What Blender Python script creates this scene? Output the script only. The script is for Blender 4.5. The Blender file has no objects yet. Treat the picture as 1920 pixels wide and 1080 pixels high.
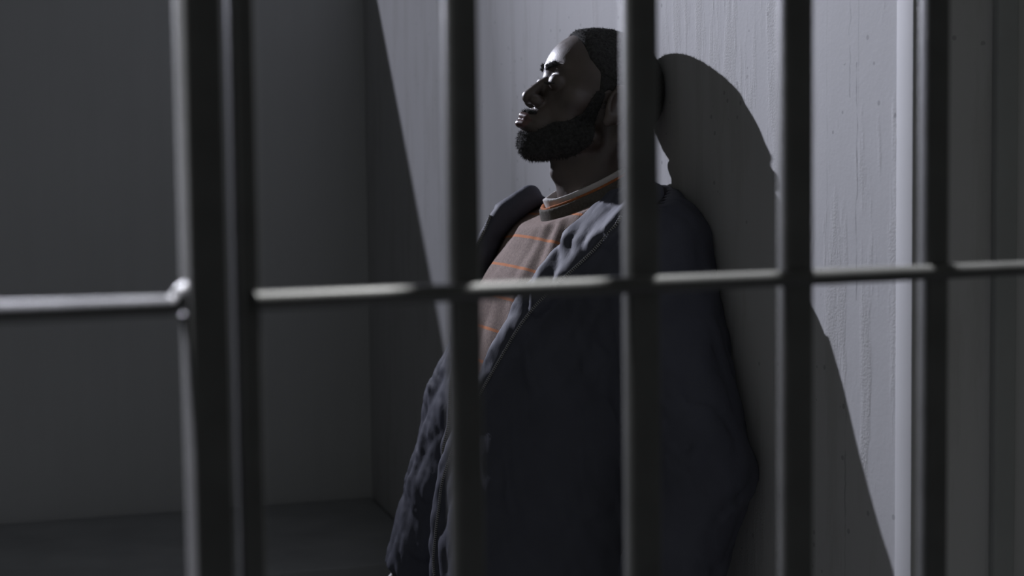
import bpy, bmesh, math, random
import numpy as np
from mathutils import Vector, Matrix

random.seed(7)
rng = np.random.default_rng(7)
S = bpy.context.scene
COL = S.collection

# ------------------------------------------------------------------ camera
CAM_H = 1.40
FPX = 2667.0
PITCH = math.radians(3.41)
ROLL = math.radians(0.70)
cam_d = bpy.data.cameras.new('camera')
cam = bpy.data.objects.new('camera', cam_d)
COL.objects.link(cam)
cam_d.sensor_width = 36.0
cam_d.lens = 36.0 * FPX / 1920.0
cam_d.clip_start = 0.02
cam_d.dof.use_dof = True
cam_d.dof.focus_distance = 1.98
cam_d.dof.aperture_fstop = 5.4
_f = Vector((0, math.cos(PITCH), -math.sin(PITCH)))
_r0 = Vector((1, 0, 0))
_u0 = Vector((0, math.sin(PITCH), math.cos(PITCH)))
_r = _r0 * math.cos(ROLL) - _u0 * math.sin(ROLL)
_u = _r0 * math.sin(ROLL) + _u0 * math.cos(ROLL)
cam.matrix_world = Matrix(((_r.x, _u.x, -_f.x, 0), (_r.y, _u.y, -_f.y, 0), (_r.z, _u.z, -_f.z, CAM_H), (0, 0, 0, 1)))
S.camera = cam

def ray(px, py):
    return (_f + _r * ((px - 960) / FPX) - _u * ((py - 540) / FPX))

# room frame: a runs along the lit wall from the far corner towards the camera,
# n is the distance out from that wall, h is the height over the camera
ANG = math.radians(16.8)
AX = Vector((math.sin(ANG), -math.cos(ANG), 0))
NX = Vector((-math.cos(ANG), -math.sin(ANG), 0))
CORNER = Vector((-0.46, 4.55, 0))
def W(a, n, h):
    v = CORNER + AX * a + NX * n
    return Vector((v.x, v.y, CAM_H + h))
FLOOR = -CAM_H
A_END = 3.121

# ------------------------------------------------------------------ world, lights, exposure
w = bpy.data.worlds.new('world'); S.world = w; w.use_nodes = True
bg = w.node_tree.nodes['Background']
bg.inputs[0].default_value = (1.0, 1.03, 0.98, 1)
bg.inputs[1].default_value = 0.070
S.view_settings.view_transform = 'Standard'
S.view_settings.look = 'None'
S.view_settings.exposure = 0.0
S.view_settings.gamma = 1.0

KEY = (-0.4, 1.57, 1.41)           # lamp just outside the high window of the back wall
def spot(name, loc, target, power, angle, blend, radius, color):
    d = bpy.data.lights.new(name, 'SPOT')
    d.energy = power; d.spot_size = math.radians(angle); d.spot_blend = blend
    d.shadow_soft_size = radius; d.color = color
    o = bpy.data.objects.new(name, d); COL.objects.link(o)
    o.location = loc
    o.rotation_euler = (Vector(target) - Vector(loc)).to_track_quat('-Z', 'Y').to_euler()
    return o
def window_lamp(power, spread, aim):
    d = bpy.data.lights.new('window_lamp', 'AREA')
    d.shape = 'DISK'; d.size = 0.028; d.energy = power; d.spread = math.radians(spread); d.color = (0.93, 0.95, 1.12)
    d.use_nodes = True
    em = d.node_tree.nodes['Emission']; fo = d.node_tree.nodes.new('ShaderNodeLightFalloff')
    fo.inputs['Strength'].default_value = 1.0
    d.node_tree.links.new(fo.outputs['Constant'], em.inputs['Strength'])
    o = bpy.data.objects.new('window_lamp', d); COL.objects.link(o)
    o.location = W(*KEY)
    o.rotation_euler = (W(*aim) - W(*KEY)).to_track_quat('-Z', 'Y').to_euler()
window_lamp(3.8, 175, (1.2, 0.2, 0.2))
window_lamp(0.95, 46, (4.6, 0.02, -0.05))
spot('gate_fill', (0.19, 1.04, 2.30), (0.15, 0.83, 1.36), 115, 54, 0.5, 0.04, (1.0, 1.0, 0.98))  # unseen overhead light on the gate rail, no fixture modelled
spot('gate_fill', (-0.40, 0.74, 2.20), (-0.25, 0.605, 1.33), 230, 22, 0.5, 0.04, (0.95, 0.95, 1.06))  # extra narrow spot, added only to brighten the left rail
spot('gate_fill', (-0.45, 0.60, 2.10), (-0.04, 0.73, 1.46), 48, 38, 0.8, 0.04, (1.0, 1.0, 0.98))  # weak spot added to light the left edges of post and bars

# ------------------------------------------------------------------ materials
def new_mat(name, base, rough=0.6, spec=0.5, metal=0.0):
    m = bpy.data.materials.new(name); m.use_nodes = True
    b = m.node_tree.nodes['Principled BSDF']
    b.inputs['Base Color'].default_value = (*base, 1)
    b.inputs['Roughness'].default_value = rough
    b.inputs['Specular IOR Level'].default_value = spec
    b.inputs['Metallic'].default_value = metal
    return m, m.node_tree, b
class NT:
    def __init__(s, nt): s.nt = nt
    def n(s, t, **kw):
        x = s.nt.nodes.new(t)
        for k, v in kw.items(): setattr(x, k, v)
        return x
    def l(s, a, b): s.nt.links.new(a, b)
    def coord(s, scale=(1, 1, 1), out='Object'):
        c = s.n('ShaderNodeTexCoord'); mp = s.n('ShaderNodeMapping')
        mp.inputs['Scale'].default_value = scale
        s.l(c.outputs[out], mp.inputs[0]); return mp.outputs[0]
    def noise(s, vec, scale, detail=3, rough=0.5):
        x = s.n('ShaderNodeTexNoise'); x.inputs['Scale'].default_value = scale
        x.inputs['Detail'].default_value = detail; x.inputs['Roughness'].default_value = rough
        s.l(vec, x.inputs['Vector']); return x.outputs['Fac']
    def math(s, op, a, b=None, clamp=False):
        x = s.n('ShaderNodeMath', operation=op, use_clamp=clamp)
        for i, v in enumerate((a, b)):
            if v is None: continue
            if isinstance(v, (int, float)): x.inputs[i].default_value = v
            else: s.l(v, x.inputs[i])
        return x.outputs[0]
    def ramp(s, fac, stops):
        x = s.n('ShaderNodeValToRGB'); e = x.color_ramp.elements
        while len(e) < len(stops): e.new(0.5)
        for q, (p, c) in zip(e, stops):
            q.position = p; q.color = (*c, 1) if len(c) == 3 else c
        s.l(fac, x.inputs[0]); return x.outputs[0]
    def mix(s, fac, a, b, mode='MIX'):
        x = s.n('ShaderNodeMix', data_type='RGBA', blend_type=mode)
        for sock, v in ((x.inputs['Factor'], fac), (x.inputs['A'], a), (x.inputs['B'], b)):
            if isinstance(v, (int, float)): sock.default_value = v
            elif isinstance(v, tuple): sock.default_value = (*v, 1)
            else: s.l(v, sock)
        return x.outputs['Result']
    def bump(s, height, strength, dist, b, prev=None):
        x = s.n('ShaderNodeBump'); x.inputs['Strength'].default_value = strength
        x.inputs['Distance'].default_value = dist
        s.l(height, x.inputs['Height'])
        if prev is not None: s.l(prev, x.inputs['Normal'])
        s.l(x.outputs[0], b.inputs['Normal']); return x.outputs[0]

def plain(name, base, rough=0.6, spec=0.5, var=0.12, scale=20, bump=0.1, bscale=120, bdist=0.002):
    m, nt, b = new_mat(name, base, rough, spec); t = NT(nt)
    v = t.coord()
    lo = tuple(c * (1 - var) for c in base); hi = tuple(c * (1 + var) for c in base)
    t.l(t.ramp(t.noise(v, scale, 4), [(0.3, lo), (0.7, hi)]), b.inputs['Base Color'])
    if bump: t.bump(t.noise(v, bscale, 4), bump, bdist, b)
    return m

def plaster_mat(name, base, cracks):
    """painted plaster; object x = along the wall, z = up"""
    m, nt, b = new_mat(name, base, 0.75, 0.25); t = NT(nt)
    v = t.coord()
    streak = t.noise(t.coord((9, 9, 0.5)), 2.2, 5, 0.6)
    blot = t.noise(v, 2.0, 5, 0.55)
    col = t.ramp(streak, [(0.30, tuple(c * 0.955 for c in base)), (0.55, base), (0.8, tuple(c * 1.05 for c in base))])
    col = t.mix(0.5, col, t.ramp(blot, [(0.3, tuple(c * 0.93 for c in base)), (0.7, tuple(c * 1.04 for c in base))]))
    fine = t.noise(v, 160, 4, 0.6)
    h = t.math('MULTIPLY', fine, 0.6)
    h = t.math('ADD', h, t.math('MULTIPLY', t.noise(v, 30, 4), 0.9))
    if cracks:
        sep = t.n('ShaderNodeSeparateXYZ'); t.l(v, sep.inputs[0])
        x, z = sep.outputs[0], sep.outputs[2]
        # warm grey rough patches and pin holes where the paint has come off
        pv = t.coord((14, 14, 2.2))
        patch = t.ramp(t.noise(pv, 1.0, 6, 0.65), [(0.51, (0, 0, 0)), (0.59, (1, 1, 1))])
        col = t.mix(t.math('MULTIPLY', patch, 0.38), col, tuple(c * k for c, k in zip(base, (0.80, 0.79, 0.76))))
        h = t.math('ADD', h, t.math('MULTIPLY', t.math('MULTIPLY', patch, t.noise(v, 320, 2)), 2.0))
        vo = t.n('ShaderNodeTexVoronoi'); vo.inputs['Scale'].default_value = 34
        t.l(v, vo.inputs['Vector'])
        pin = t.math('LESS_THAN', vo.outputs['Distance'], 0.11)
        pin = t.math('MULTIPLY', pin, t.math('GREATER_THAN', t.noise(v, 5, 2), 0.49))
        col = t.mix(t.math('MULTIPLY', pin, 0.45), col, (0.16, 0.16, 0.16))
        for (cx, z0, z1, wd, wob, dark) in cracks:
            nz = t.n('ShaderNodeTexNoise'); nz.noise_dimensions = '1D'
            nz.inputs['Scale'].default_value = 18; nz.inputs['Detail'].default_value = 4
            t.l(z, nz.inputs['W'])
            off = t.math('MULTIPLY', t.math('SUBTRACT', nz.outputs['Fac'], 0.5), wob)
            d = t.math('ABSOLUTE', t.math('SUBTRACT', t.math('SUBTRACT', x, cx), off))
            ln = t.math('LESS_THAN', d, wd)
            ln = t.math('MULTIPLY', ln, t.math('MULTIPLY', t.math('GREATER_THAN', z, z0), t.math('LESS_THAN', z, z1)))
            ln = t.math('MULTIPLY', ln, t.ramp(t.noise(t.coord((1, 1, 1)), 26, 3), [(0.38, (0.1, 0.1, 0.1)), (0.55, (1, 1, 1))]))
            col = t.mix(t.math('MULTIPLY', ln, dark), col, (0.14, 0.14, 0.14))
            h = t.math('SUBTRACT', h, t.math('MULTIPLY', ln, 0.8))
    t.l(col, b.inputs['Base Color'])
    t.bump(h, 0.16, 0.0025, b)
    return m

M = {}
M['wall_lit'] = plaster_mat('pale_plaster', (0.46, 0.46, 0.465), [
    (3.000, -0.12, 0.16, 0.0012, 0.014, 0.50), (3.004, 0.10, 0.50, 0.0007, 0.004, 0.30),
    (2.985, 0.12, 0.32, 0.0012, 0.022, 0.40), (2.93, -0.02, 0.42, 0.0007, 0.006, 0.28), (2.975, -0.46, -0.22, 0.0014, 0.016, 0.45)])
M['wall'] = plaster_mat('grey_plaster', (0.56, 0.57, 0.57), None)
M['concrete'] = plain('bunk_concrete', (0.36, 0.37, 0.37), 0.8, 0.3, 0.1, 6, 0.2, 60, 0.003)
M['floor'] = plain('floor_concrete', (0.15, 0.15, 0.15), 0.75, 0.3, 0.2, 4, 0.2, 60, 0.003)
M['bar'] = plain('black_bar_paint', (0.07, 0.071, 0.073), 0.5, 0.5, 0.15, 30, 0.08, 140, 0.001)
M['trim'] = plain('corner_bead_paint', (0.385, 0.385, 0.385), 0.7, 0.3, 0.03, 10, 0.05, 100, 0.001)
M['trimdark'] = plain('dark_strip', (0.30, 0.31, 0.31), 0.7, 0.3, 0.05, 10, 0.05, 100, 0.001)

def skin_mat():
    m, nt, b = new_mat('dark_skin', (0.16, 0.10, 0.075), 0.42, 0.9); t = NT(nt)
    v = t.coord()
    t.l(t.ramp(t.noise(v, 30, 4), [(0.3, (0.065, 0.045, 0.035)), (0.7, (0.095, 0.067, 0.053))]), b.inputs['Base Color'])
    t.l(t.ramp(t.noise(v, 90, 3), [(0.3, (0.42, 0.42, 0.42)), (0.7, (0.58, 0.58, 0.58))]), b.inputs['Roughness'])
    b.inputs['Subsurface Weight'].default_value = 0.15
    b.inputs['Subsurface Radius'].default_value = (0.006, 0.003, 0.002)
    b.inputs['Subsurface Scale'].default_value = 1.0
    b.inputs['Coat Weight'].default_value = 0.40
    b.inputs['Coat Roughness'].default_value = 0.45
    x = t.bump(t.noise(v, 420, 3), 0.22, 0.0012, b)
    return m
M['skin'] = skin_mat()
M['hair'] = plain('black_hair', (0.060, 0.060, 0.058), 0.95, 0.05, 0.3, 200, 0.6, 700, 0.003)
M['lip'] = plain('dark_lips', (0.12, 0.062, 0.055), 0.30, 0.7, 0.2, 200, 0.35, 600, 0.001)

def knit_mat():
    m, nt, b = new_mat('brown_knit', (0.27, 0.21, 0.185), 0.85, 0.15); t = NT(nt)
    at = t.n('ShaderNodeAttribute', attribute_name='spine')
    s = at.outputs['Fac']
    v = t.coord()
    sep = t.n('ShaderNodeSeparateXYZ'); t.l(v, sep.inputs[0])
    # fine horizontal ribs broken into stitches
    rib = t.math('SINE', t.math('MULTIPLY', s, 6.2832 / 0.0040))
    sx = t.n('ShaderNodeVectorMath', operation='DOT_PRODUCT'); t.l(v, sx.inputs[0]); sx.inputs[1].default_value = (0.6, -0.8, 0.1)
    st = t.math('SINE', t.math('MULTIPLY', sx.outputs['Value'], 6.2832 / 0.0032))
    weave = t.math('MULTIPLY', rib, st)
    mel = t.noise(v, 260, 3, 0.7)
    base = t.ramp(mel, [(0.35, (0.27, 0.205, 0.18)), (0.65, (0.42, 0.325, 0.28))])
    base = t.mix(t.math('MULTIPLY', t.math('ADD', weave, 1.0), 0.24), base, (0.08, 0.065, 0.065))
    # thin orange stripes every five centimetres, each with a darker double line below
    ph = t.math('MODULO', t.math('ADD', s, 10 * 0.0515 + 0.0248), 0.0515)
    jit = t.math('MULTIPLY', t.math('SUBTRACT', mel, 0.5), 0.0012)
    ph = t.math('ADD', ph, jit)
    o = t.math('MULTIPLY', t.math('GREATER_THAN', ph, 0.0224), t.math('LESS_THAN', ph, 0.0270))
    base = t.mix(t.math('MULTIPLY', o, 0.85), base, (0.60, 0.22, 0.085))
    t.l(base, b.inputs['Base Color'])
    t.bump(weave, 0.35, 0.0012, b)
    return m
M['knit'] = knit_mat()
M['rib'] = plain('olive_rib', (0.12, 0.11, 0.095), 0.9, 0.1, 0.2, 300, 0.5, 500, 0.002)
M['orange'] = plain('orange_trim', (0.42, 0.15, 0.06), 0.85, 0.15, 0.2, 300, 0.4, 500, 0.002)
M['white'] = plain('white_cotton', (0.62, 0.60, 0.58), 0.85, 0.2, 0.05, 300, 0.3, 600, 0.001)

def jacket_mat():
    m, nt, b = new_mat('navy_nylon', (0.085, 0.089, 0.115), 0.68, 0.20); t = NT(nt)
    v = t.coord()
    c = t.ramp(t.noise(v, 14, 4), [(0.3, (0.080, 0.083, 0.106)), (0.7, (0.096, 0.10, 0.127))])
    t.l(c, b.inputs['Base Color'])
    h = t.math('ADD', t.noise(t.coord((1, 1, 0.45)), 42, 4, 0.55), t.math('MULTIPLY', t.noise(v, 900, 2), 0.10))
    t.bump(h, 0.25, 0.006, b)
    return m
M['jacket'] = jacket_mat()
M['zip'] = plain('zip_tape', (0.02, 0.021, 0.026), 0.7, 0.3, 0.2, 200, 0.3, 600, 0.001)
mz, _, bz = new_mat('zip_metal', (0.40, 0.40, 0.40), 0.35, 0.5, 0.6); M['teeth'] = mz
M['trousers'] = plain('dark_trousers', (0.045, 0.047, 0.055), 0.85, 0.2, 0.2, 40, 0.4, 60, 0.006)
M['shoe'] = plain('black_leather', (0.03, 0.03, 0.03), 0.45, 0.5, 0.2, 60, 0.2, 300, 0.001)
M['sole'] = plain('rubber_sole', (0.06, 0.06, 0.06), 0.8, 0.3, 0.1, 60, 0.2, 300, 0.001)

# ------------------------------------------------------------------ object helpers
def link_mesh(name, verts, faces, mat, parent=None, loc=None, smooth=True):
    """verts in world space; origin goes to loc (top level) or the parent's origin"""
    o_loc = Vector(loc) if loc is not None else (parent_origin(parent) if parent else Vector((0, 0, 0)))
    V = np.asarray(verts, dtype=np.float64) - np.array(o_loc)
    me = bpy.data.meshes.new(name)
    me.from_pydata(V.tolist(), [], [list(map(int, f)) for f in faces])
    me.update()
    if smooth:
        me.polygons.foreach_set('use_smooth', [True] * len(me.polygons))
    me.materials.append(mat)
    o = bpy.data.objects.new(name, me); COL.objects.link(o)
    if parent is not None:
        o.parent = parent
        o.location = o_loc - parent_origin(parent)
    else:
        o.location = o_loc
    return o
def parent_origin(p):
    v = Vector(p.location)
    while p.parent is not None:
        p = p.parent; v = v + Vector(p.location)
    return v
def empty(name, loc):
    o = bpy.data.objects.new(name, None); COL.objects.link(o); o.location = loc
    o.empty_display_size = 0.070
    return o
def tag(o, label=None, cat=None, group=None, kind=None):
    if label: o['label'] = label
    if cat: o['category'] = cat
    if group: o['group'] = group
    if kind: o['kind'] = kind
    return o

class MB:
    def __init__(s): s.v = []; s.f = []
    def add(s, v, f):
        k = len(s.v); s.v += [tuple(p) for p in v]; s.f += [tuple(i + k for i in q) for q in f]
    def box(s, o, ex, ey, ez, lx, ly, lz, bev=0.0, seg=3):
        """box spanning lx=(x0,x1) .. along unit axes from o, edges rounded by bev"""
        bm = bmesh.new()
        bmesh.ops.create_cube(bm, size=1.0)
        for p in bm.verts:
            p.co = Vector(((lx[0] + lx[1]) / 2 + p.co.x * (lx[1] - lx[0]), (ly[0] + ly[1]) / 2 + p.co.y * (ly[1] - ly[0]), (lz[0] + lz[1]) / 2 + p.co.z * (lz[1] - lz[0])))
        if bev:
            bmesh.ops.bevel(bm, geom=list(bm.edges), offset=bev, segments=seg, profile=0.5, affect='EDGES')
        flip = Vector(ex).cross(Vector(ey)).dot(Vector(ez)) < 0
        vs = [Vector(o) + Vector(ex) * p.co.x + Vector(ey) * p.co.y + Vector(ez) * p.co.z for p in bm.verts]
        bm.verts.index_update()
        fs = [[q.index for q in f.verts][::(-1 if flip else 1)] for f in bm.faces]
        s.add(vs, fs); bm.free()
    def tube(s, pts, rad, seg=14):
        pts = [Vector(p) for p in pts]; rings = []
        rr = rad if hasattr(rad, '__len__') else [rad] * len(pts)
        for i, p in enumerate(pts):
            d = (pts[min(i + 1, len(pts) - 1)] - pts[max(i - 1, 0)]).normalized()
            up = Vector((0, 0, 1)) if abs(d.z) < 0.9 else Vector((1, 0, 0))
            x = d.cross(up).normalized(); y = d.cross(x).normalized()
            rings.append([p + (x * math.cos(t) + y * math.sin(t)) * rr[i] for t in [2 * math.pi * k / seg for k in range(seg)]])
        v = [q for r_ in rings for q in r_]; f = []
        for i in range(len(pts) - 1):
            for k in range(seg):
                a = i * seg + k; b = i * seg + (k + 1) % seg
                f.append((a, a + seg, b + seg, b))
        f.append(tuple(range(seg))); f.append(tuple(reversed(range((len(pts) - 1) * seg, len(pts) * seg))))
        s.add(v, f)
    def build(s, name, mat, parent=None, loc=None, smooth=True, angle=35):
        o = link_mesh(name, s.v, s.f, mat, parent, loc, smooth=False)
        if smooth:
            me = o.data
            bm = bmesh.new(); bm.from_mesh(me)
            for e in bm.edges:
                e.smooth = not (len(e.link_faces) == 2 and e.calc_face_angle(0) > math.radians(angle))
            for f in bm.faces: f.smooth = True
            bm.to_mesh(me); bm.free()
        return o

Z = Vector((0, 0, 1))
O0 = W(0, 0, 0)
def room_box(mb, a, n, h, bev=0.0): mb.box(O0, AX, NX, Z, a, n, h, bev)
def struct(name, boxes, mat, bev=0.0):
    """a wall as its own object turned into the room's frame (object x runs along a, y along -n)"""
    mb = MB()
    for (a, n, h) in boxes: mb.box((0, 0, 0), (1, 0, 0), (0, -1, 0), (0, 0, 1), a, n, h, bev)
    o = mb.build(name, mat)
    o.matrix_world = Matrix(((AX.x, -NX.x, 0, O0.x), (AX.y, -NX.y, 0, O0.y), (0, 0, 1, O0.z), (0, 0, 0, 1)))
    tag(o, kind='structure')
    return o

# ------------------------------------------------------------------ room shell
TOP = 1.62
SILL = 0.90
struct('wall_right', [((-0.30, A_END), (-0.60, 0.0), (FLOOR, TOP))], M['wall_lit'], 0.002)
struct('wall_back', [((-0.02, 0.0), (0.0, 3.6), (FLOOR, SILL)), ((-0.02, 0.0), (0.0, 3.6), (SILL + 0.56, TOP)),
                     ((-0.02, 0.0), (2.9, 3.6), (SILL, SILL + 0.56))], M['wall'])
struct('wall_left', [((0.0, 2.2), (3.6, 3.7), (FLOOR, TOP))], M['wall'])
struct('floor', [((-0.02, 6.0), (-1.6, 3.7), (FLOOR - 0.1, FLOOR))], M['floor'])
struct('ceiling', [((-0.02, 2.4), (-0.6, 3.7), (TOP, TOP + 0.1))], M['wall'])
# rounded metal corner bead on the free end of the lit wall, and a darker raised strip on its end face
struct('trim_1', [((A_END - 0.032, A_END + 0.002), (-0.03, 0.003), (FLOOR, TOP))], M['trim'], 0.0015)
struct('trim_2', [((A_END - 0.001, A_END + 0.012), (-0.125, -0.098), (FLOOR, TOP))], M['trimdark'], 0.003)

# ------------------------------------------------------------------ concrete bunk along the back wall
BT = -0.94
bunk = empty('bunk', W(0.43, 1.3, FLOOR))
mb = MB(); room_box(mb, (0.012, 0.86), (0.006, 3.0), (BT - 0.10, BT), 0.006); mb.build('bunk_slab', M['concrete'], bunk)
mb = MB(); room_box(mb, (0.014, 0.80), (0.008, 2.95), (FLOOR, BT - 0.10), 0.004); mb.build('bunk_base', M['concrete'], bunk)
tag(bunk, 'low grey concrete sleeping bunk along the dark back wall', 'bunk')

# ------------------------------------------------------------------ gate and fixed bars
TH = math.radians(26.6)
GD = Vector((math.cos(TH), math.sin(TH), 0)); GN = Vector((math.sin(TH), -math.cos(TH), 0))
G0 = ray(875, 540); G0 = Vector((0, 0, CAM_H)) + G0 * (0.765 / G0.y)
def on_gate(px, py, off=0.0):
    """point where the pixel's ray meets the plane of the gate, moved off towards the camera"""
    d = ray(px, py); o = Vector((0, 0, CAM_H)); p0 = G0 + GN * off
    k = (p0 - o).dot(GN) / d.dot(GN); return o + d * k
GB, GT = 0.0, CAM_H + TOP - 0.02
def flat_bar(name, x0, x1, depth, parent, back=0.0, gd=GD, gn=GN, z0=None, z1=None):
    p = on_gate(x0, 540, -back); q = on_gate(x1, 540, -back)
    wd = (q - p).length; o = Vector((p.x, p.y, 0))
    mb = MB(); mb.box(o, gd, -gn, Z, (0, wd), (0, depth), (0.05 if z0 is None else z0, GT if z1 is None else z1), 0.0016, 3)
    return mb.build(name, M['bar'], parent)
gate = empty('cell_gate', Vector((on_gate(470, 540).x, on_gate(470, 540).y, 0)))
tag(gate, 'black steel barred gate right of the thick post, in front of the man', 'gate')
flat_bar('stile', 448, 489, 0.014, gate, 0.002)
for x0, x1 in ((851, 904), (1184, 1238), (1477, 1526), (1742, 1780), (1972, 2012)):
    flat_bar('bar', x0, x1, 0.011, gate)
pl = on_gate(478, 565, 0.000); pr = on_gate(2000, 499.5, 0.000)
zr = (pl.z + pr.z) / 2
def rail(name, p, q, r, z, parent):
    mb = MB(); n = 40
    pts = [Vector((p.x + (q.x - p.x) * i / n, p.y + (q.y - p.y) * i / n, z(i / n))) for i in range(n + 1)]
    mb.tube(pts, r, 20); return mb.build(name, M['bar'], parent)
rail('rail', pl, pr, 0.0049, lambda t: pl.z + (pr.z - pl.z) * t, gate)
for z in (0.07, CAM_H + 1.2):
    rail('rail', Vector((pl.x, pl.y, z)), Vector((pr.x, pr.y, z)), 0.0049, lambda t, z=z: z, gate)

panel = empty('barred_panel', Vector((on_gate(390, 540).x, on_gate(390, 540).y, 0)))
tag(panel, 'thick black steel post with short bright rail reaching out of frame at left', 'bars')
flat_bar('post', 356, 429, 0.021, panel, -0.004, z0=0.0)
lr0 = Vector((0, 0, CAM_H)) + ray(-120, 590) * 0.612
lr1 = on_gate(318, 573, -0.004); lr2 = on_gate(332, 566, -0.004); lr3 = on_gate(345, 549, -0.004); lr4 = on_gate(366, 540, -0.006)
mb = MB()
def cat(pts, n=8):
    out = []
    P = [pts[0]] + list(pts) + [pts[-1]]
    for i in range(1, len(P) - 2):
        for k in range(n):
            t = k / n; a, b, c, d = P[i - 1], P[i], P[i + 1], P[i + 2]
            out.append(0.5 * ((2 * b) + (c - a) * t + (2 * a - 5 * b + 4 * c - d) * t * t + (3 * b - 3 * c + d - a) * t ** 3))
    out.append(pts[-1]); return out
mb.tube([lr0, (lr0 + lr1) / 2] + cat([lr1, lr2, lr3, lr4]), 0.0050, 20)
mb.build('rail', M['bar'], panel)
mb = MB(); fb = [on_gate(345, 588, -0.007), on_gate(350, 606, -0.007), on_gate(356, 636, -0.007)]
mb.tube(cat(fb), 0.0024, 12); mb.build('weld_bead', M['bar'], panel)
lo = Vector((lr0.x, lr0.y, 0))
mb = MB(); mb.box(lo, GD, -GN, Z, (-0.02, 0), (0, 0.02), (0, GT), 0.0016); mb.build('post', M['bar'], panel)

# ------------------------------------------------------------------ signed-distance modelling tools
# points P are (N,3) arrays in the room frame (a, n, h)
def smin(x, y, k):
    t = np.clip(0.5 + 0.5 * (y - x) / k, 0, 1)
    return y * (1 - t) + x * t - k * t * (1 - t)
def smax(x, y, k): return -smin(-x, -y, k)
def V3(*v): return np.array(v, dtype=np.float32)
def sph(P, c, r): return np.linalg.norm(P - V3(*c), axis=1) - r
def ell(P, c, r):
    q = (P - V3(*c)); r = V3(*r)
    k0 = np.linalg.norm(q / r, axis=1); k1 = np.linalg.norm(q / (r * r), axis=1)
    return k0 * (k0 - 1.0) / np.maximum(k1, 1e-6)
def cap(P, a, b, ra, rb=None):
    rb = ra if rb is None else rb
    a = V3(*a); ab = V3(*b) - a; q = P - a
    t = np.clip(q @ ab / float(ab @ ab), 0, 1)
    return np.linalg.norm(q - t[:, None] * ab, axis=1) - (ra + (rb - ra) * t)
def chain(P, pts, rad, k=0.0):
    d = None
    for i in range(len(pts) - 1):
        e = cap(P, pts[i], pts[i + 1], rad[i], rad[i + 1])
        d = e if d is None else (smin(d, e, k) if k else np.minimum(d, e))
    return d
def rbox(P, c, half, r, R=None):
    q = P - V3(*c)
    if R is not None: q = q @ R
    q = np.abs(q) - (V3(*half) - r)
    return np.linalg.norm(np.maximum(q, 0), axis=1) + np.minimum(q.max(axis=1), 0) - r

def snet(F, org, h):
    """surface nets over a grid of distances: one closed quad surface"""
    s = F < 0
    nx, ny, nz = F.shape
    any_ = np.zeros((nx - 1, ny - 1, nz - 1), bool); all_ = np.ones_like(any_)
    for dx in (0, 1):
        for dy in (0, 1):
            for dz in (0, 1):
                c = s[dx:nx - 1 + dx, dy:ny - 1 + dy, dz:nz - 1 + dz]; any_ |= c; all_ &= c
    act = any_ & ~all_
    idx = np.argwhere(act)
    num = -np.ones(act.shape, np.int64); num[act] = np.arange(len(idx))
    acc = np.zeros((len(idx), 3)); cnt = np.zeros(len(idx))
    offs = [(x, y, z) for x in (0, 1) for y in (0, 1) for z in (0, 1)]
    for o in offs:
        for d in range(3):
            if o[d]: continue
            p = list(o); p[d] = 1
            v0 = F[idx[:, 0] + o[0], idx[:, 1] + o[1], idx[:, 2] + o[2]]
            v1 = F[idx[:, 0] + p[0], idx[:, 1] + p[1], idx[:, 2] + p[2]]
            m = (v0 < 0) != (v1 < 0)
            t = v0[m] / (v0[m] - v1[m])
            q = np.tile(np.array(o, float), (m.sum(), 1)); q[:, d] = t
            acc[m] += q; cnt[m] += 1
    V = (idx + acc / cnt[:, None]) * h + np.array(org)
    faces = []
    for d in range(3):
        e1, e2 = [(1, 2), (2, 0), (0, 1)][d]
        sl0 = [slice(1, -1)] * 3; sl1 = [slice(1, -1)] * 3
        sl0[d] = slice(0, -1); sl1[d] = slice(1, None)
        a = s[tuple(sl0)]; b = s[tuple(sl1)]
        e = np.argwhere(a != b)
        fl = a[tuple(e.T)]
        base = e.copy()
        for k in range(3):
            if k != d: base[:, k] += 1
        def cell(o1, o2):
            c = base.copy(); c[:, e1] += o1; c[:, e2] += o2
            return num[tuple(c.T)]
        q = np.stack([cell(-1, -1), cell(0, -1), cell(0, 0), cell(-1, 0)], 1)
        q[~fl] = q[~fl][:, ::-1]
        faces.append(q)
    return V, np.concatenate(faces)
def grid(lo, hi, h):
    ax = [np.arange(l, u + h, h, dtype=np.float32) for l, u in zip(lo, hi)]
    g = np.meshgrid(*ax, indexing='ij')
    return np.stack([x.ravel() for x in g], 1), g[0].shape
def mesh_sdf(fn, lo, hi, h):
    P, sh = grid(lo, hi, h)
    return snet(fn(P).reshape(sh), lo, h)
C0 = np.array(CORNER) + np.array((0, 0, CAM_H)); AXn = np.array(AX); NXn = np.array(NX)
def to_world(V): return C0 + V[:, :1] * AXn + V[:, 1:2] * NXn + V[:, 2:3] * np.array((0, 0, 1.0))
def flip(F): return F[:, ::-1]        # the room frame is left-handed
def lap(V, F, it=2, lam=0.5):
    for _ in range(it):
        acc = np.zeros_like(V); c = np.zeros(len(V))
        for i in range(4):
            a = F[:, i]; b = F[:, (i + 1) % 4]
            np.add.at(acc, a, V[b]); np.add.at(c, a, 1); np.add.at(acc, b, V[a]); np.add.at(c, b, 1)
        V = V * (1 - lam) + lam * acc / np.maximum(c, 1)[:, None]
    return V
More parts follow.
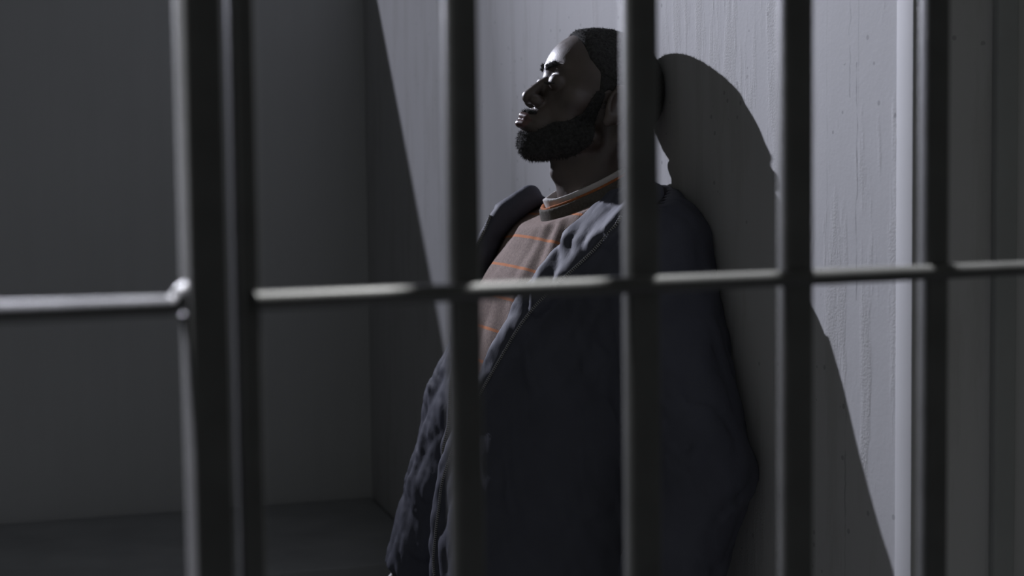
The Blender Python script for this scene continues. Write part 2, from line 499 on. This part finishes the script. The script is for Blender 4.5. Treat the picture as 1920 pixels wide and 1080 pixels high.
def wav(P, dirs, seed):
    """smooth bounded folds: sines along given directions, bent by slower sines"""
    r = np.random.default_rng(seed); out = np.zeros(len(P), np.float32)
    for (d, wl, amp) in dirs:
        d = np.array(d, float); d /= np.linalg.norm(d)
        ph = P @ V3(*(d * 2 * math.pi / wl))
        wd = r.normal(size=3); wd /= np.linalg.norm(wd)
        wd2 = r.normal(size=3); wd2 /= np.linalg.norm(wd2)
        ph = ph + 1.3 * np.sin(P @ V3(*(wd * 2 * math.pi / (wl * 2.7))) + r.uniform(0, 6)) + 0.9 * np.sin(P @ V3(*(wd2 * 2 * math.pi / (wl * 1.6))) + r.uniform(0, 6))
        env = 0.5 + 0.5 * np.sin(P @ V3(*(wd2 * 2 * math.pi / (wl * 3.1))) + r.uniform(0, 6))
        out += amp * env * (1 - 2 * np.abs(np.sin(ph * 0.5)) ** 0.8)
    return out

# ------------------------------------------------------------------ the man: pose
AC = 2.385                                     # his mid plane along the wall
HC = np.array([AC + 0.005, 0.105, 0.150])      # middle of the head
HP = math.radians(23)                          # head tipped back
HY = np.array([0, math.cos(HP), math.sin(HP)]); HZ = np.array([0, -math.sin(HP), math.cos(HP)]); HX = np.array([1.0, 0, 0])
HR = np.stack([HX, HY, HZ], 1).astype(np.float32)
def to_head(P): return ((P - HC.astype(np.float32)) @ HR) * 1000.0     # millimetres
def from_head(V): return (V / 1000.0) @ HR.T.astype(float) + HC
NECK0 = V3(AC, 0.085, -0.07)

def skull(P):
    """head in millimetres: x sideways, y forward, z up"""
    x = np.abs(P[:, 0]); Q = np.stack([x, P[:, 1], P[:, 2]], 1)
    d = ell(Q, (0, -6, 36), (74, 95, 82))
    d = smin(d, ell(Q, (0, 38, 36), (66, 53, 58)), 18)
    d = smin(d, ell(Q, (0, 39, -30), (54, 45, 61)), 16)
    d = smin(d, ell(Q, (46, 44, -14), (20, 24, 18)), 14)                 # cheekbones
    d = smin(d, cap(Q, (54, 2, -58), (22, 58, -92), 16, 17), 16)          # jaw line
    d = smin(d, ell(Q, (0, 67, -93), (26, 20, 19)), 12)                   # chin
    d = smin(d, ell(Q, (0, 74, -62), (34, 24, 26)), 12)                   # mouth mound
    d = smax(d, -ell(Q, (31, 103, 6), (19, 20, 14)), 10)                  # eye sockets
    d = smin(d, cap(Q, (7, 86, 25), (42, 75, 27), 8, 7), 8)               # brow ridge
    d = smin(d, ell(Q, (31, 76, 4), (16.5, 14.5, 14)), 3)               # lids over the eyes
    d = smax(d, -cap(Q, (18, 91, 13.5), (44, 82, 13), 1.6), 2.5)          # crease above each lid
    d = smin(d, chain(Q, [(0, 80, 20), (0, 84.5, 5), (0, 96, -16), (0, 102, -29)], [8, 8, 9.5, 11]), 6)   # nose
    d = smin(d, ell(Q, (14, 91, -32), (10.5, 13, 9.5)), 4)
    d = smax(d, -ell(Q, (7.5, 97, -42), (4.2, 7, 4.5)), 2)
    d = smax(d, -cap(Q, (0, 104, -44), (0, 99, -52), 2.6), 3)             # philtrum
    d = smin(d, chain(Q, [(0, 99, -60), (14, 94, -61), (25, 82, -65)], [6.8, 6.0, 3]), 4)
    d = smin(d, chain(Q, [(0, 99, -73), (12, 94.5, -72), (24, 81, -67)], [7.4, 6.6, 3]), 4)
    d = smax(d, -chain(Q, [(0, 108, -66.2), (13, 102, -66), (26, 87, -66)], [1.6, 1.4, 0.8]), 2)
    d = smax(d, -cap(Q, (0, 100, -84), (16, 94, -84), 5), 6)              # hollow over the chin
    # ears
    t = math.radians(14)
    ear = ell(Q, (78, -12, 0), (8, 19, 32))
    ear = smax(ear, -ell(Q, (86, -9, 4), (8, 11, 21)), 3)
    ear = smin(ear, chain(Q, [(82, 0, 24), (84, -16, 30), (84, -28, 14), (82, -24, -8)], [3.4, 3.6, 3.4, 3]), 3)
    ear = smin(ear, ell(Q, (78, -6, -28), (5, 8, 9)), 4)
    d = smin(d, ear, 4)
    return d
def head_all(P):
    d = skull(to_head(P)) / 1000.0
    nk = chain(P, [V3(AC, 0.070, -0.08), V3(AC, 0.100, 0.02), V3(AC, 0.100, 0.11)], [0.064, 0.056, 0.056])
    nk = smin(nk, cap(P, V3(AC, 0.125, 0.03), V3(AC, 0.148, 0.085), 0.036, 0.030), 0.02)
    nk = smin(nk, sph(P, (AC, 0.163, 0.046), 0.010), 0.016)                # Adam's apple
    for s in (-1, 1):
        nk = smin(nk, cap(P, V3(AC + s * 0.016, 0.152, -0.012), V3(AC + s * 0.058, 0.075, 0.11), 0.010, 0.013), 0.012)
        nk = smin(nk, cap(P, V3(AC + s * 0.02, 0.15, -0.022), V3(AC + s * 0.14, 0.10, -0.015), 0.010), 0.015)
    nk = smin(nk, cap(P, V3(AC - 0.12, 0.07, -0.05), V3(AC + 0.12, 0.07, -0.05), 0.045), 0.04)
    return smin(d, nk, 0.018)

# body tables: height, middle n, half depth, half width
T_BODY = np.array([(-.80, .19, .10, .16), (-.62, .175, .105, .165), (-.42, .165, .102, .15), (-.25, .152, .11, .165), (-.13, .14, .108, .175), (-.06, .110, .085, .15), (-.02, .095, .065, .10), (.01, .09, .05, .06)])
T_SWEAT = np.array([(-.80, .19, .125, .185), (-.62, .175, .125, .185), (-.42, .167, .122, .175), (-.25, .155, .124, .188), (-.13, .140, .121, .192), (-.07, .112, .106, .180), (-.03, .104, .094, .140), (.0, .104, .082, .100), (.03, .106, .070, .078), (.05, .106, .066, .072)])
T_JACK = np.array([(-.85, .18, .165, .225), (-.68, .172, .162, .222), (-.5, .164, .158, .215), (-.35, .158, .154, .212), (-.22, .150, .148, .215), (-.12, .138, .138, .215), (-.05, .112, .116, .200), (-.01, .100, .104, .160), (.03, .092, .096, .130), (.08, .085, .092, .115)])
YAW = math.radians(11); CYW, SYW = math.cos(YAW), math.sin(YAW)
def lathe(P, T, top, bot, near_p=2.4):
    T = T[np.argsort(T[:, 0])]
    h = P[:, 2]
    nc = np.interp(h, T[:, 0], T[:, 1]); wn = np.interp(h, T[:, 0], T[:, 2]); wa = np.interp(h, T[:, 0], T[:, 3])
    x0 = P[:, 0] - AC; y0 = P[:, 1] - nc
    da = x0 * CYW - y0 * SYW; dn = x0 * SYW + y0 * CYW           # chest turned a little towards the gate
    pw = np.where((da > 0) & (dn > 0), near_p, 2.4)
    k0 = (np.abs(da / wa) ** pw + np.abs(dn / wn) ** pw) ** (1 / pw)
    k1 = np.sqrt((da / wa ** 2) ** 2 + (dn / wn ** 2) ** 2)
    d = np.where(k1 > 1e-4, (k0 - 1) * k0 / np.maximum(k1, 1e-4), -wn)
    d = np.maximum(d, -0.2) * 0.92
    d = np.maximum(d, h - top); d = np.maximum(d, bot - h)
    return d.astype(np.float32)
SH = {-1: [(AC - .175, .135, -.075), (AC - .285, .225, -.345), (AC - .322, .318, -.635)],
      1: [(AC + .175, .078, -.085), (AC + .345, .085, -.370), (AC + .325, .150, -.640)]}
def legs(P, r0, r1, r2, bot):
    d = None
    for s in (-1, 1):
        c = chain(P, [(AC + s * .085, .18, -.62), (AC + s * .105, .265, -.97), (AC + s * .115, .305, -1.33)], [r0, r1, r2], 0.01)
        d = c if d is None else smin(d, c, 0.02)
    return np.maximum(d, bot - P[:, 2])

person = None
PBASE = W(AC, 0.32, FLOOR)

# ---- body: one mesh (head and hands finely, the rest under the clothes more coarsely)
parts_v = []; parts_f = []; off = 0
def stash(V, F):
    global off
    parts_v.append(V); parts_f.append(F + off); off += len(V)
HLO = (AC - 0.105, -0.02, -0.075); HHI = (AC + 0.105, 0.275, 0.30)
PH, SHP = grid(HLO, HHI, 0.0020)
FH = head_all(PH)
v, f = snet(np.maximum(FH, -0.068 - PH[:, 2]).reshape(SHP), HLO, 0.0020)
v = lap(v, f, 1, 0.4); v_head, f_head = v, f
v[:, 1] = np.maximum(v[:, 1], 0.003)
stash(v, f)
def body_low(P):
    d = lathe(P, T_BODY, 0.0, -0.72)
    d = smin(d, ell(P, (AC, .175, -.66), (.165, .11, .12)), 0.03)
    for s in (-1, 1):
        d = smin(d, chain(P, SH[s], [.056, .044, .030], 0.01), 0.03)
    d = smin(d, legs(P, .078, .055, .038, -1.40), 0.02)
    for s in (-1, 1):
        d = smin(d, cap(P, (AC + s * .115, .295, -1.345), (AC + s * .125, .42, -1.365), .032, .024), 0.02)
    return d
v, f = mesh_sdf(body_low, (AC - .43, -.02, -1.42), (AC + .40, .76, .02), 0.011)
stash(lap(v, f, 2), f)
def hand_fn(s):
    e = np.array(SH[s][1]); wst = np.array(SH[s][2])
    z = (wst - e) / np.linalg.norm(wst - e)            # down the forearm
    x = np.array([0, 1.0, 0]) - z * z[1]; x /= np.linalg.norm(x)   # thumb side, forward
    y = np.cross(z, x) * 1.0
    if y[0] * s > 0: y = -y                            # palm faces the thigh
    def w3(px, py, pz): return tuple(wst + x * px + y * py + z * pz)
    def fn(P):
        d = cap(P, w3(0, 0, -.03), w3(0, 0, .015), .027, .026)
        q = [(P - np.array(wst, np.float32)) @ V3(*ax) for ax in (x, y, z)]
        Q = np.stack(q, 1)
        palm = rbox(Q, (0, .004, .058), (.040, .014, .046), .012)
        d = smin(d, palm, .018)
        for i, (fx, L) in enumerate(((.030, .070), (.010, .080), (-.010, .074), (-.029, .058))):
            a0 = .098 - (.004 if i in (0, 2) else .0 if i == 1 else .010)
            p = [(fx * .95, .003, a0 - .02), (fx, .006, a0), (fx * 1.04, .020, a0 + L * .44), (fx * 1.02, .040, a0 + L * .70), (fx, .058, a0 + L * .84)]
            d = smin(d, chain(Q, p, [.0095, .0092, .0086, .0078, .0066]), .005)
        p = [(.030, .006, .018), (.050, .016, .046), (.058, .028, .075), (.056, .040, .096)]
        d = smin(d, chain(Q, p, [.013, .0115, .0100, .0078]), .008)
        return d
    c = np.array(w3(0.005, 0.02, .08))
    return fn, c
for s in (-1, 1):
    fn, c = hand_fn(s)
    v, f = mesh_sdf(fn, tuple(c - .125), tuple(c + .125), 0.0028)
    stash(lap(v, f, 1, 0.4), f)
BV = np.concatenate(parts_v); BF = np.concatenate(parts_f)
person = link_mesh('person', to_world(BV), flip(BF), M['skin'], None, PBASE)
tag(person, 'man in navy jacket leaning back against the lit wall, head tipped back, eyes closed', 'person')

# ---- hair, beard, brows, lips and lashes
QH = to_head(PH)
def part_from_head(name, F, mat, fuzz=0, length=0.004, down=0.0, sm=1):
    v, f = snet(F.reshape(SHP), HLO, 0.0020); v = lap(v, f, sm, 0.4)
    v[:, 1] = np.maximum(v[:, 1], 0.0025)
    vv = v; ff = [tuple(q) for q in f]
    if fuzz:
        r = np.random.default_rng(3)
        c = v[f].mean(1); nrm = np.cross(v[f[:, 1]] - v[f[:, 0]], v[f[:, 2]] - v[f[:, 0]])
        nrm /= np.maximum(np.linalg.norm(nrm, axis=1), 1e-9)[:, None]
        pick = r.integers(0, len(f), fuzz)
        P0 = c[pick]; N = nrm[pick] + r.normal(size=(fuzz, 3)) * 0.45 + np.array([0, 0, -down])
        N /= np.linalg.norm(N, axis=1)[:, None]
        T = np.cross(N, r.normal(size=(fuzz, 3))); T /= np.linalg.norm(T, axis=1)[:, None]
        L = length * r.uniform(0.5, 1.2, fuzz)[:, None]
        tri = np.stack([P0 - T * 0.0004, P0 + T * 0.0004, P0 + N * L], 1).reshape(-1, 3)
        k = len(v); vv = np.concatenate([v, tri]); vv[:, 1] = np.maximum(vv[:, 1], 0.0025)
        ff = ff + [(k + 3 * i, k + 3 * i + 1, k + 3 * i + 2) for i in range(fuzz)]
    ff = [q[::-1] for q in ff]
    return link_mesh(name, to_world(vv), ff, mat, person)
skF = (skull(QH) / 1000.0).astype(np.float32)
x, y, z = np.abs(QH[:, 0]), QH[:, 1], QH[:, 2]
line = np.interp(y, [-90, -70, -30, -12, 8, 18, 30, 52, 66, 76, 90], [-52, -50, -20, 14, 16, 2, 34, 48, 70, 86, 100])
hn = (0.7 * np.sin(x * .9 + z * .5) * np.sin(y * .8 + 1) + 0.6 * np.sin(x * .5 + y * .9 - z * .8)) / 1000.0
earless = np.minimum(skF, 0) * 0 + np.where((x > 76) & (z < 34), 0.006, 0.0)
hairF = smax(skF - (0.0048 * np.clip((z - line) / 16, 0.12, 1)).astype(np.float32) + hn * np.clip((z - line) / 16, 0.2, 1) + earless, ((line - z) / 1000.0).astype(np.float32), 0.004)
part_from_head('hair', hairF, M['hair'], fuzz=5000, length=0.0035)
bl = np.interp(y, [-4, 2, 10, 24, 30, 45, 62, 80, 90, 120], [-70, -40, 12, 10, -30, -48, -56, -80, -82, -84])
reg = np.maximum(z - bl, -1e3)
must = ell(np.stack([x, y, z], 1), (8, 97, -51.5), (26, 14, 4.2))
reg = np.minimum(reg, must)
reg = np.maximum(reg, -(y - np.interp(z, [-120, -95, -70, -40, 12], [22, 14, 2, 4, 6])))
lipz = np.minimum(chain(np.stack([x, y, z], 1), [(0, 101, -60), (14, 96, -61), (25, 85, -65)], [7.5, 6.5, 4]), chain(np.stack([x, y, z], 1), [(0, 101.5, -73), (12, 96.5, -72), (24, 84, -67)], [8.0, 7, 4]))
reg = np.maximum(reg, -lipz)
reg = np.maximum(reg, (skF * 1000 - 7))
bn = (0.8 * np.sin(x * 1.1 + z * .7) * np.sin(y * .9 + 1) + 0.6 * np.sin(x * .7 + y * 1.1 - z)) / 1000.0
thick = np.interp(z, [-110, -95, -80, -60, -40, 0], [.0050, .0050, .0040, .0030, .0025, .002])
beardF = smax((FH - thick + bn).astype(np.float32), (reg / 1000.0).astype(np.float32), 0.003)
part_from_head('beard', beardF, M['hair'], fuzz=7000, length=0.0055, down=0.5)
lipF = smax(skF - 0.0006, ((lipz + 0.8) / 1000.0).astype(np.float32), 0.0015)
part_from_head('lips', lipF, M['lip'])
for s in (-1, 1):
    xs = QH[:, 0] * s
    br = chain(np.stack([xs, y, z], 1), [(10, 95, 23), (26, 90, 28.5), (46, 74, 26)], [5.0, 4.8, 2.4])
    part_from_head('eyebrow', smax(skF - 0.0018, (br / 1000.0).astype(np.float32), 0.001), M['hair'], fuzz=500, length=0.004)
for s in (-1, 1):
    mb = MB()
    arc = []
    for k in range(13):
        t = -0.95 + 1.9 * k / 12
        px = 31 + 15.5 * math.sin(t); py = 76 + 14.2 * math.cos(t) * 0.96; pz = -1.5 - 3.0 * math.cos(t) + 1
        arc.append(np.array([s * px, py, pz]))
    wp = [Vector(to_world(from_head(p[None]))[0]) for p in arc]
    mb.tube(wp, 0.0009, 8)
    for k in range(1, 12):
        for j in range(2):
            b = arc[k] + np.array([rng.normal() * .8, 0, 0]); o = np.array([s * (b[0] * s - 31) * 0.25, 6.0, -1.5 + rng.normal()]) 
            p0, p1, p2 = b, b + o * 0.6, b + o * 1.1 + np.array([0, 0, 1.2])
            mb.tube([Vector(to_world(from_head(p[None]))[0]) for p in (p0, p1, p2)], [0.0004, 0.0003, 0.0001], 5)
    mb.build('eyelash', M['hair'], person)

# ---- sweater with ribbed neck, and the shirts under it
RC = V3(AC, 0.108, 0.012)                      # middle of the neck opening
tl = math.radians(27)
RN = V3(0, math.sin(tl) * 0.9, math.cos(tl)); RN = RN / np.linalg.norm(RN)    # its axis
RY = V3(0, RN[2], -RN[1])
def ring(P, rx, ry, z0, z1, th, flare=0.0, cy=0.0, vee=0.0):
    q = P - RC
    X = q[:, 0]; Y = q @ RY - cy; Zz = q @ RN
    if vee: Zz = Zz + vee * np.exp(-(X / 0.018) ** 2) * (Y > 0)
    zz = np.clip((Zz - z0) / (z1 - z0), 0, 1)
    fx = rx - flare * zz; fy = ry - flare * zz
    k = np.sqrt((X / fx) ** 2 + (Y / fy) ** 2)
    rad = (k - 1) * np.minimum(fx, fy)
    e = np.stack([np.abs(rad) - th, np.abs(Zz - (z0 + z1) / 2) - (z1 - z0) / 2], 1)
    return np.linalg.norm(np.maximum(e, 0), axis=1) + np.minimum(e.max(1), 0) - 0.0012
def sweater_fn(P):
    d = lathe(P, T_SWEAT, 0.06, -0.70, 2.0)
    dirs = [((1, 0.2, -0.5), .055, .0022), ((1, -.3, .7), .08, .0022)]
    d = d + wav(P, dirs, 11) * np.interp(P[:, 2], [-.3, -.1, 0], [0.6, 1, 1])
    # drapes running from the neck down over the near shoulder
    q = P - RC
    ang = np.arctan2(q[:, 0], q[:, 1])
    rr = np.sqrt(q[:, 0] ** 2 + q[:, 1] ** 2)
    d = d - 0.0030 * np.sin(ang * 19 + 8 * rr) * np.exp(-((ang - 0.75) / 0.55) ** 2) * np.exp(-((rr - .14) / .08) ** 2)
    for s in (-1, 1):
        d = smin(d, chain(P, SH[s], [.070, .056, .040], 0.01), 0.04)
    return np.maximum(d, (P - RC) @ RN + 0.004)
v, f = mesh_sdf(sweater_fn, (AC - .40, -.01, -.72), (AC + .37, .50, .07), 0.0055)
v = lap(v, f, 1); v[:, 1] = np.maximum(v[:, 1], 0.012)
sweater = link_mesh('sweater', to_world(v), flip(f), M['knit'], person)
sweater['label'] = 'brown knit sweater with thin orange stripes'
sp = ((v[:, 2] + .043) * math.cos(math.radians(22)) - (v[:, 1] - .235) * math.sin(math.radians(22))).astype(np.float32)
at = sweater.data.attributes.new('spine', 'FLOAT', 'POINT'); at.data.foreach_set('value', sp)
def ring_part(name, mat, parent, *a, **k):
    v, f = mesh_sdf(lambda P: ring(P, *a, **k), tuple(np.array(RC, float) - .12), tuple(np.array(RC, float) + .12), 0.0022)
    v[:, 1] = np.maximum(v[:, 1], 0.012)
    return link_mesh(name, to_world(lap(v, f, 1)), flip(f), mat, parent)
ring_part('neck_rib', M['rib'], sweater, .0800, .0880, -.017, .011, .0030, flare=0.007)['label'] = 'dark olive ribbed neckband'
shirt = ring_part('undershirt', M['white'], person, .0630, .0710, -.012, .022, .0014, vee=-0.004)
shirt['label'] = 'white undershirt collar showing at the throat'
ring_part('shirt', M['orange'], person, .0700, .0790, -.010, .0145, .0016, vee=0.002)['label'] = 'orange shirt neckline inside the sweater'

# ---- jacket
H_N = [.06, .02, -.03, -.08, -.13, -.20, -.30, -.40, -.55, -.90]
A_L = [.120, .138, .140, .122, .102, .070, .020, -.030, -.060, -.070]      # near front edge, from the mid plane
A_R = [-.100, -.125, -.142, -.150, -.150, -.150, -.150, -.145, -.135, -.130]   # far front edge
def edge(tab, h): return np.interp(h, H_N[::-1], tab[::-1])
def jacket_outer(P, wr=True):
    d = lathe(P, T_JACK, 0.09, -0.74, 1.75)
    d = smin(d, ell(P, (AC - .005, .190, -.53), (.165, .148, .25)), 0.08)     # the near front hangs loose and full
    for s in (-1, 1):
        Q = P
        if s < 0:                 # the far sleeve hangs flat and wide, its broad side to the front
            q = np.array(SH[s]); a0 = np.interp(P[:, 2], q[::-1, 2], q[::-1, 0]).astype(np.float32)
            k = np.interp(P[:, 2], [-.66, -.60, -.30, -.12], [.95, .72, .66, 1.0]).astype(np.float32)
            Q = P.copy(); Q[:, 0] = a0 + (P[:, 0] - a0) * k
        dd = chain(Q, SH[s], [.080, .074, .058], 0.015)
        if wr:
            e, wv_ = np.array(SH[s][1]), np.array(SH[s][2])
            dd = dd + wav(P, [((0.25, .75, .8), .055, .0028), ((-.6, .3, .6), .085, .0025), ((.8, .55, .25), .034, .0030), ((.3, -.6, .7), .024, .0016)], 21 + s)
        d = smin(d, dd, 0.10 if s > 0 else 0.045)
    if wr:
        d = d + wav(P, [((.75, .3, .6), .085, .0026), ((-.7, .4, .5), .060, .0020), ((1, .6, .2), .04, .0018), ((.8, -.5, .3), .023, .0011)], 5) * np.interp(P[:, 2], [-.2, 0.0], [1, .6])
    return d
def front_n(a, h, d=jacket_outer, wr=True):
    """outermost n of the jacket at (a, h), arrays"""
    ns = np.arange(0.62, 0.05, -0.002, dtype=np.float32)
    out = np.zeros(len(a))
    for i, (aa, hh) in enumerate(zip(a, h)):
        P = np.stack([np.full_like(ns, aa), ns, np.full_like(ns, hh)], 1)
        v = d(P, wr); k = np.argmax(v < 0)
        out[i] = ns[k] if v[k] < 0 else 0.1
    return out
hs = np.linspace(.012, -.72, 26)
aL = AC + edge(A_L, hs); aR = AC + edge(A_R, hs)
nL = front_n(aL + .006, hs, wr=False); nR = front_n(aR - .006, hs, wr=False)
LAPW = np.interp(hs[::-1], [-.72, -.45, -.28, -.17, -.11, -.06, 0], [.014, .016, .022, .034, .052, .074, .085])[::-1]
LAPN = nL + .002
def jacket_fn(P):
    d = jacket_outer(P)
    sh = np.maximum(d, -(jacket_outer(P, False) + 0.013))
    T = T_JACK[np.argsort(T_JACK[:, 0])]
    nc = np.interp(P[:, 2], T[:, 0], T[:, 1])
    op = np.maximum(np.maximum(AC + edge(A_R, P[:, 2]) - P[:, 0], P[:, 0] - AC - edge(A_L, P[:, 2])), nc + .01 - P[:, 1])
    sh = smax(sh, -op, 0.006)
    # collar line: higher at the nape, sloping to the front
    sh = np.maximum(sh, P[:, 2] - (0.026 - 0.16 * np.maximum(P[:, 1] - .03, 0) - 0.16 * np.maximum(P[:, 0] - AC - .05, 0)))
    # rolled front edges that stand away from the chest
    puff = 0.006 * np.sin(np.arange(26) * 1.9) + 0.003 * np.sin(np.arange(26) * 3.3)
    rL = np.interp(hs[::-1], [-.72, -.3, -.12, 0, .04], [.009, .012, .017, .023, .020])[::-1] + puff * .4
    rR = np.interp(hs[::-1], [-.72, -.3, -.12, 0, .04], [.009, .010, .015, .019, .014])[::-1] + puff * .4
    mL = (np.abs(P[:, 0] - AC - edge(A_L, P[:, 2])) < .07) & (P[:, 1] > .05)
    mR = (np.abs(P[:, 0] - AC - edge(A_R, P[:, 2])) < .07) & (P[:, 1] > .05)
    mL = (P[:, 0] - AC - edge(A_L, P[:, 2]) > -.05) & (P[:, 0] - AC - edge(A_L, P[:, 2]) < LAPW.max() + .06) & (P[:, 1] > .03)
    for m, aa, nn, r, so in ((mL, aL + .014, nL - .004, rL, 0), (mR, aR - .012, nR + .004, rR, 4)):
        Q = P[m]
        if so:
            c = chain(Q, list(zip(aa, nn, hs)), list(np.maximum(r, .007)))
        else:                     # the near front lies turned out: a broad facing up to the zip, falling away behind it
            c = None
            for j in range(6):
                t = j / 5
                e = chain(Q, list(zip(aL + .004 + LAPW * t, LAPN - LAPW * t * .36, hs)), list(np.where(hs > -.30, .0085, .0075) + 0 * hs))
                c = e if c is None else smin(c, e, .010)
        c = c + np.interp(Q[:, 2], [-.35, -.22, -.10], [.30, .45, 1.0]) * (0.5 if so else 1.0) * wav(Q, [((.7, .4, .9), .046, .0055), ((-.5, .6, 1), .034, .0040), ((1, .2, .35), .022, .0020)], 31 + so)
        sh[m] = smin(sh[m], c, 0.012)
    # cuffs: the sleeves end at the wrist, gathered
    for s in (-1, 1):
        e, w_ = np.array(SH[s][1]), np.array(SH[s][2]); dr = (w_ - e) / np.linalg.norm(w_ - e)
        t = (P - w_.astype(np.float32)) @ dr.astype(np.float32)
        near = np.linalg.norm(P - w_.astype(np.float32), axis=1) < .13
        sh = np.where(near, np.maximum(sh, t - 0.02), sh)
        rad = np.linalg.norm((P - w_.astype(np.float32)) - t[:, None] * dr.astype(np.float32), axis=1)
        cuff = np.maximum(np.abs(rad - .040 - .003 * np.sin(8 * np.arctan2(P[:, 0] - w_[0], P[:, 1] - w_[1]))) - .006, np.abs(t - .016) - .020)
        sh = smin(sh, cuff, 0.008)
    return sh
v, f = mesh_sdf(jacket_fn, (AC - .44, -.05, -.76), (AC + .45, .45, .06), 0.0048)
v = lap(v, f, 1, 0.5); v[:, 1] = np.maximum(v[:, 1], 0.0035)
jacket = link_mesh('jacket', to_world(v), flip(f), M['jacket'], person)
jacket['label'] = 'open dark navy zip jacket'

def zipper(aa, nn, hh, side):
    pts = [Vector(to_world(np.array([[a, n, h]]))[0]) for a, n, h in zip(aa, nn, hh)]
    mb = MB(); mb.tube(pts, 0.0022, 8); tape = mb.build('zipper', M['zip'], jacket)
    mb = MB()
    P = np.array([list(p) for p in pts]); seg = np.linalg.norm(np.diff(P, axis=0), axis=1); L = np.concatenate([[0], np.cumsum(seg)])
    for t in np.arange(0, L[-1], 0.0034):
        c = np.array([np.interp(t, L, P[:, i]) for i in range(3)]); c2 = np.array([np.interp(t + .001, L, P[:, i]) for i in range(3)])
        d = Vector(c2 - c).normalized(); x = d.cross(Vector((0.3, 0.9, 0.2))).normalized(); y = d.cross(x)
        mb.box(Vector(c) , d, x, y, (-.0009, .0009), (-.0022, .0022), (-.0022, .0022))
    mb.build('zipper_teeth', M['teeth'], tape, smooth=False)['label'] = 'pale metal zipper teeth'
#ZIP
hz = np.linspace(-.02, -.72, 60)
for tab, sgn, off_ in ((A_L, 1, np.interp(hz, [-.72, -.45, -.28, -.17, -.11, -.06, 0], [.014, .016, .022, .034, .052, .074, .085]) + .010), (A_R, -1, -.004)):
    az = AC + edge(tab, hz) + off_
    def jf(P, wr): return jacket_fn(P)
    nz_ = front_n(az, hz, d=jf)
    # smooth the run of the zip a little
    k = np.array([1, 2, 3, 2, 1]) / 9.0
    nz_ = np.convolve(np.pad(nz_, 2, mode='edge'), k, 'valid')
    zipper(az, nz_ + 0.0012, hz, sgn)

# ---- trousers and shoes
def trousers_fn(P):
    d = ell(P, (AC, .178, -.665), (.185, .126, .13))
    l = legs(P, .098, .078, .066, -1.345)
    d = smin(d, l, 0.03)
    d = d + wav(P, [((.2, .3, 1), .09, .005), ((.5, -.3, 1), .06, .004)], 41)
    return np.maximum(np.maximum(d, -1.345 - P[:, 2]), P[:, 2] + .60)
v, f = mesh_sdf(trousers_fn, (AC - .25, .01, -1.37), (AC + .25, .46, -.58), 0.009)
link_mesh('trousers', to_world(lap(v, f, 1)), flip(f), M['trousers'], person)
for s in (-1, 1):
    cx = AC + s * .12
    def shoe_fn(P):
        d = cap(P, (cx, .285, -1.335), (cx, .295, -1.30), .052, .046)
        d = smin(d, ell(P, (cx + s * .004, .38, -1.355), (.048, .125, .042)), 0.03)
        d = smin(d, ell(P, (cx, .275, -1.355), (.040, .055, .045)), 0.03)
        return np.maximum(d, -1.378 - P[:, 2])
    v, f = mesh_sdf(shoe_fn, (cx - .08, .19, -1.40), (cx + .08, .54, -1.24), 0.005)
    sh_ = link_mesh('shoe', to_world(lap(v, f, 1)), flip(f), M['shoe'], person)
    def sole_fn(P):
        Q = P.copy(); Q[:, 2] = -1.36
        d = np.minimum(ell(Q, (cx + s * .004, .38, -1.36), (.052, .130, .05)), ell(Q, (cx, .275, -1.36), (.045, .060, .05)))
        return np.maximum(d, np.abs(P[:, 2] + 1.3885) - .0115)
    v, f = mesh_sdf(sole_fn, (cx - .08, .19, -1.412), (cx + .08, .54, -1.36), 0.004)
    v[:, 2] = np.maximum(v[:, 2], FLOOR + 0.0005)
    link_mesh('sole', to_world(lap(v, f, 1)), flip(f), M['sole'], sh_)
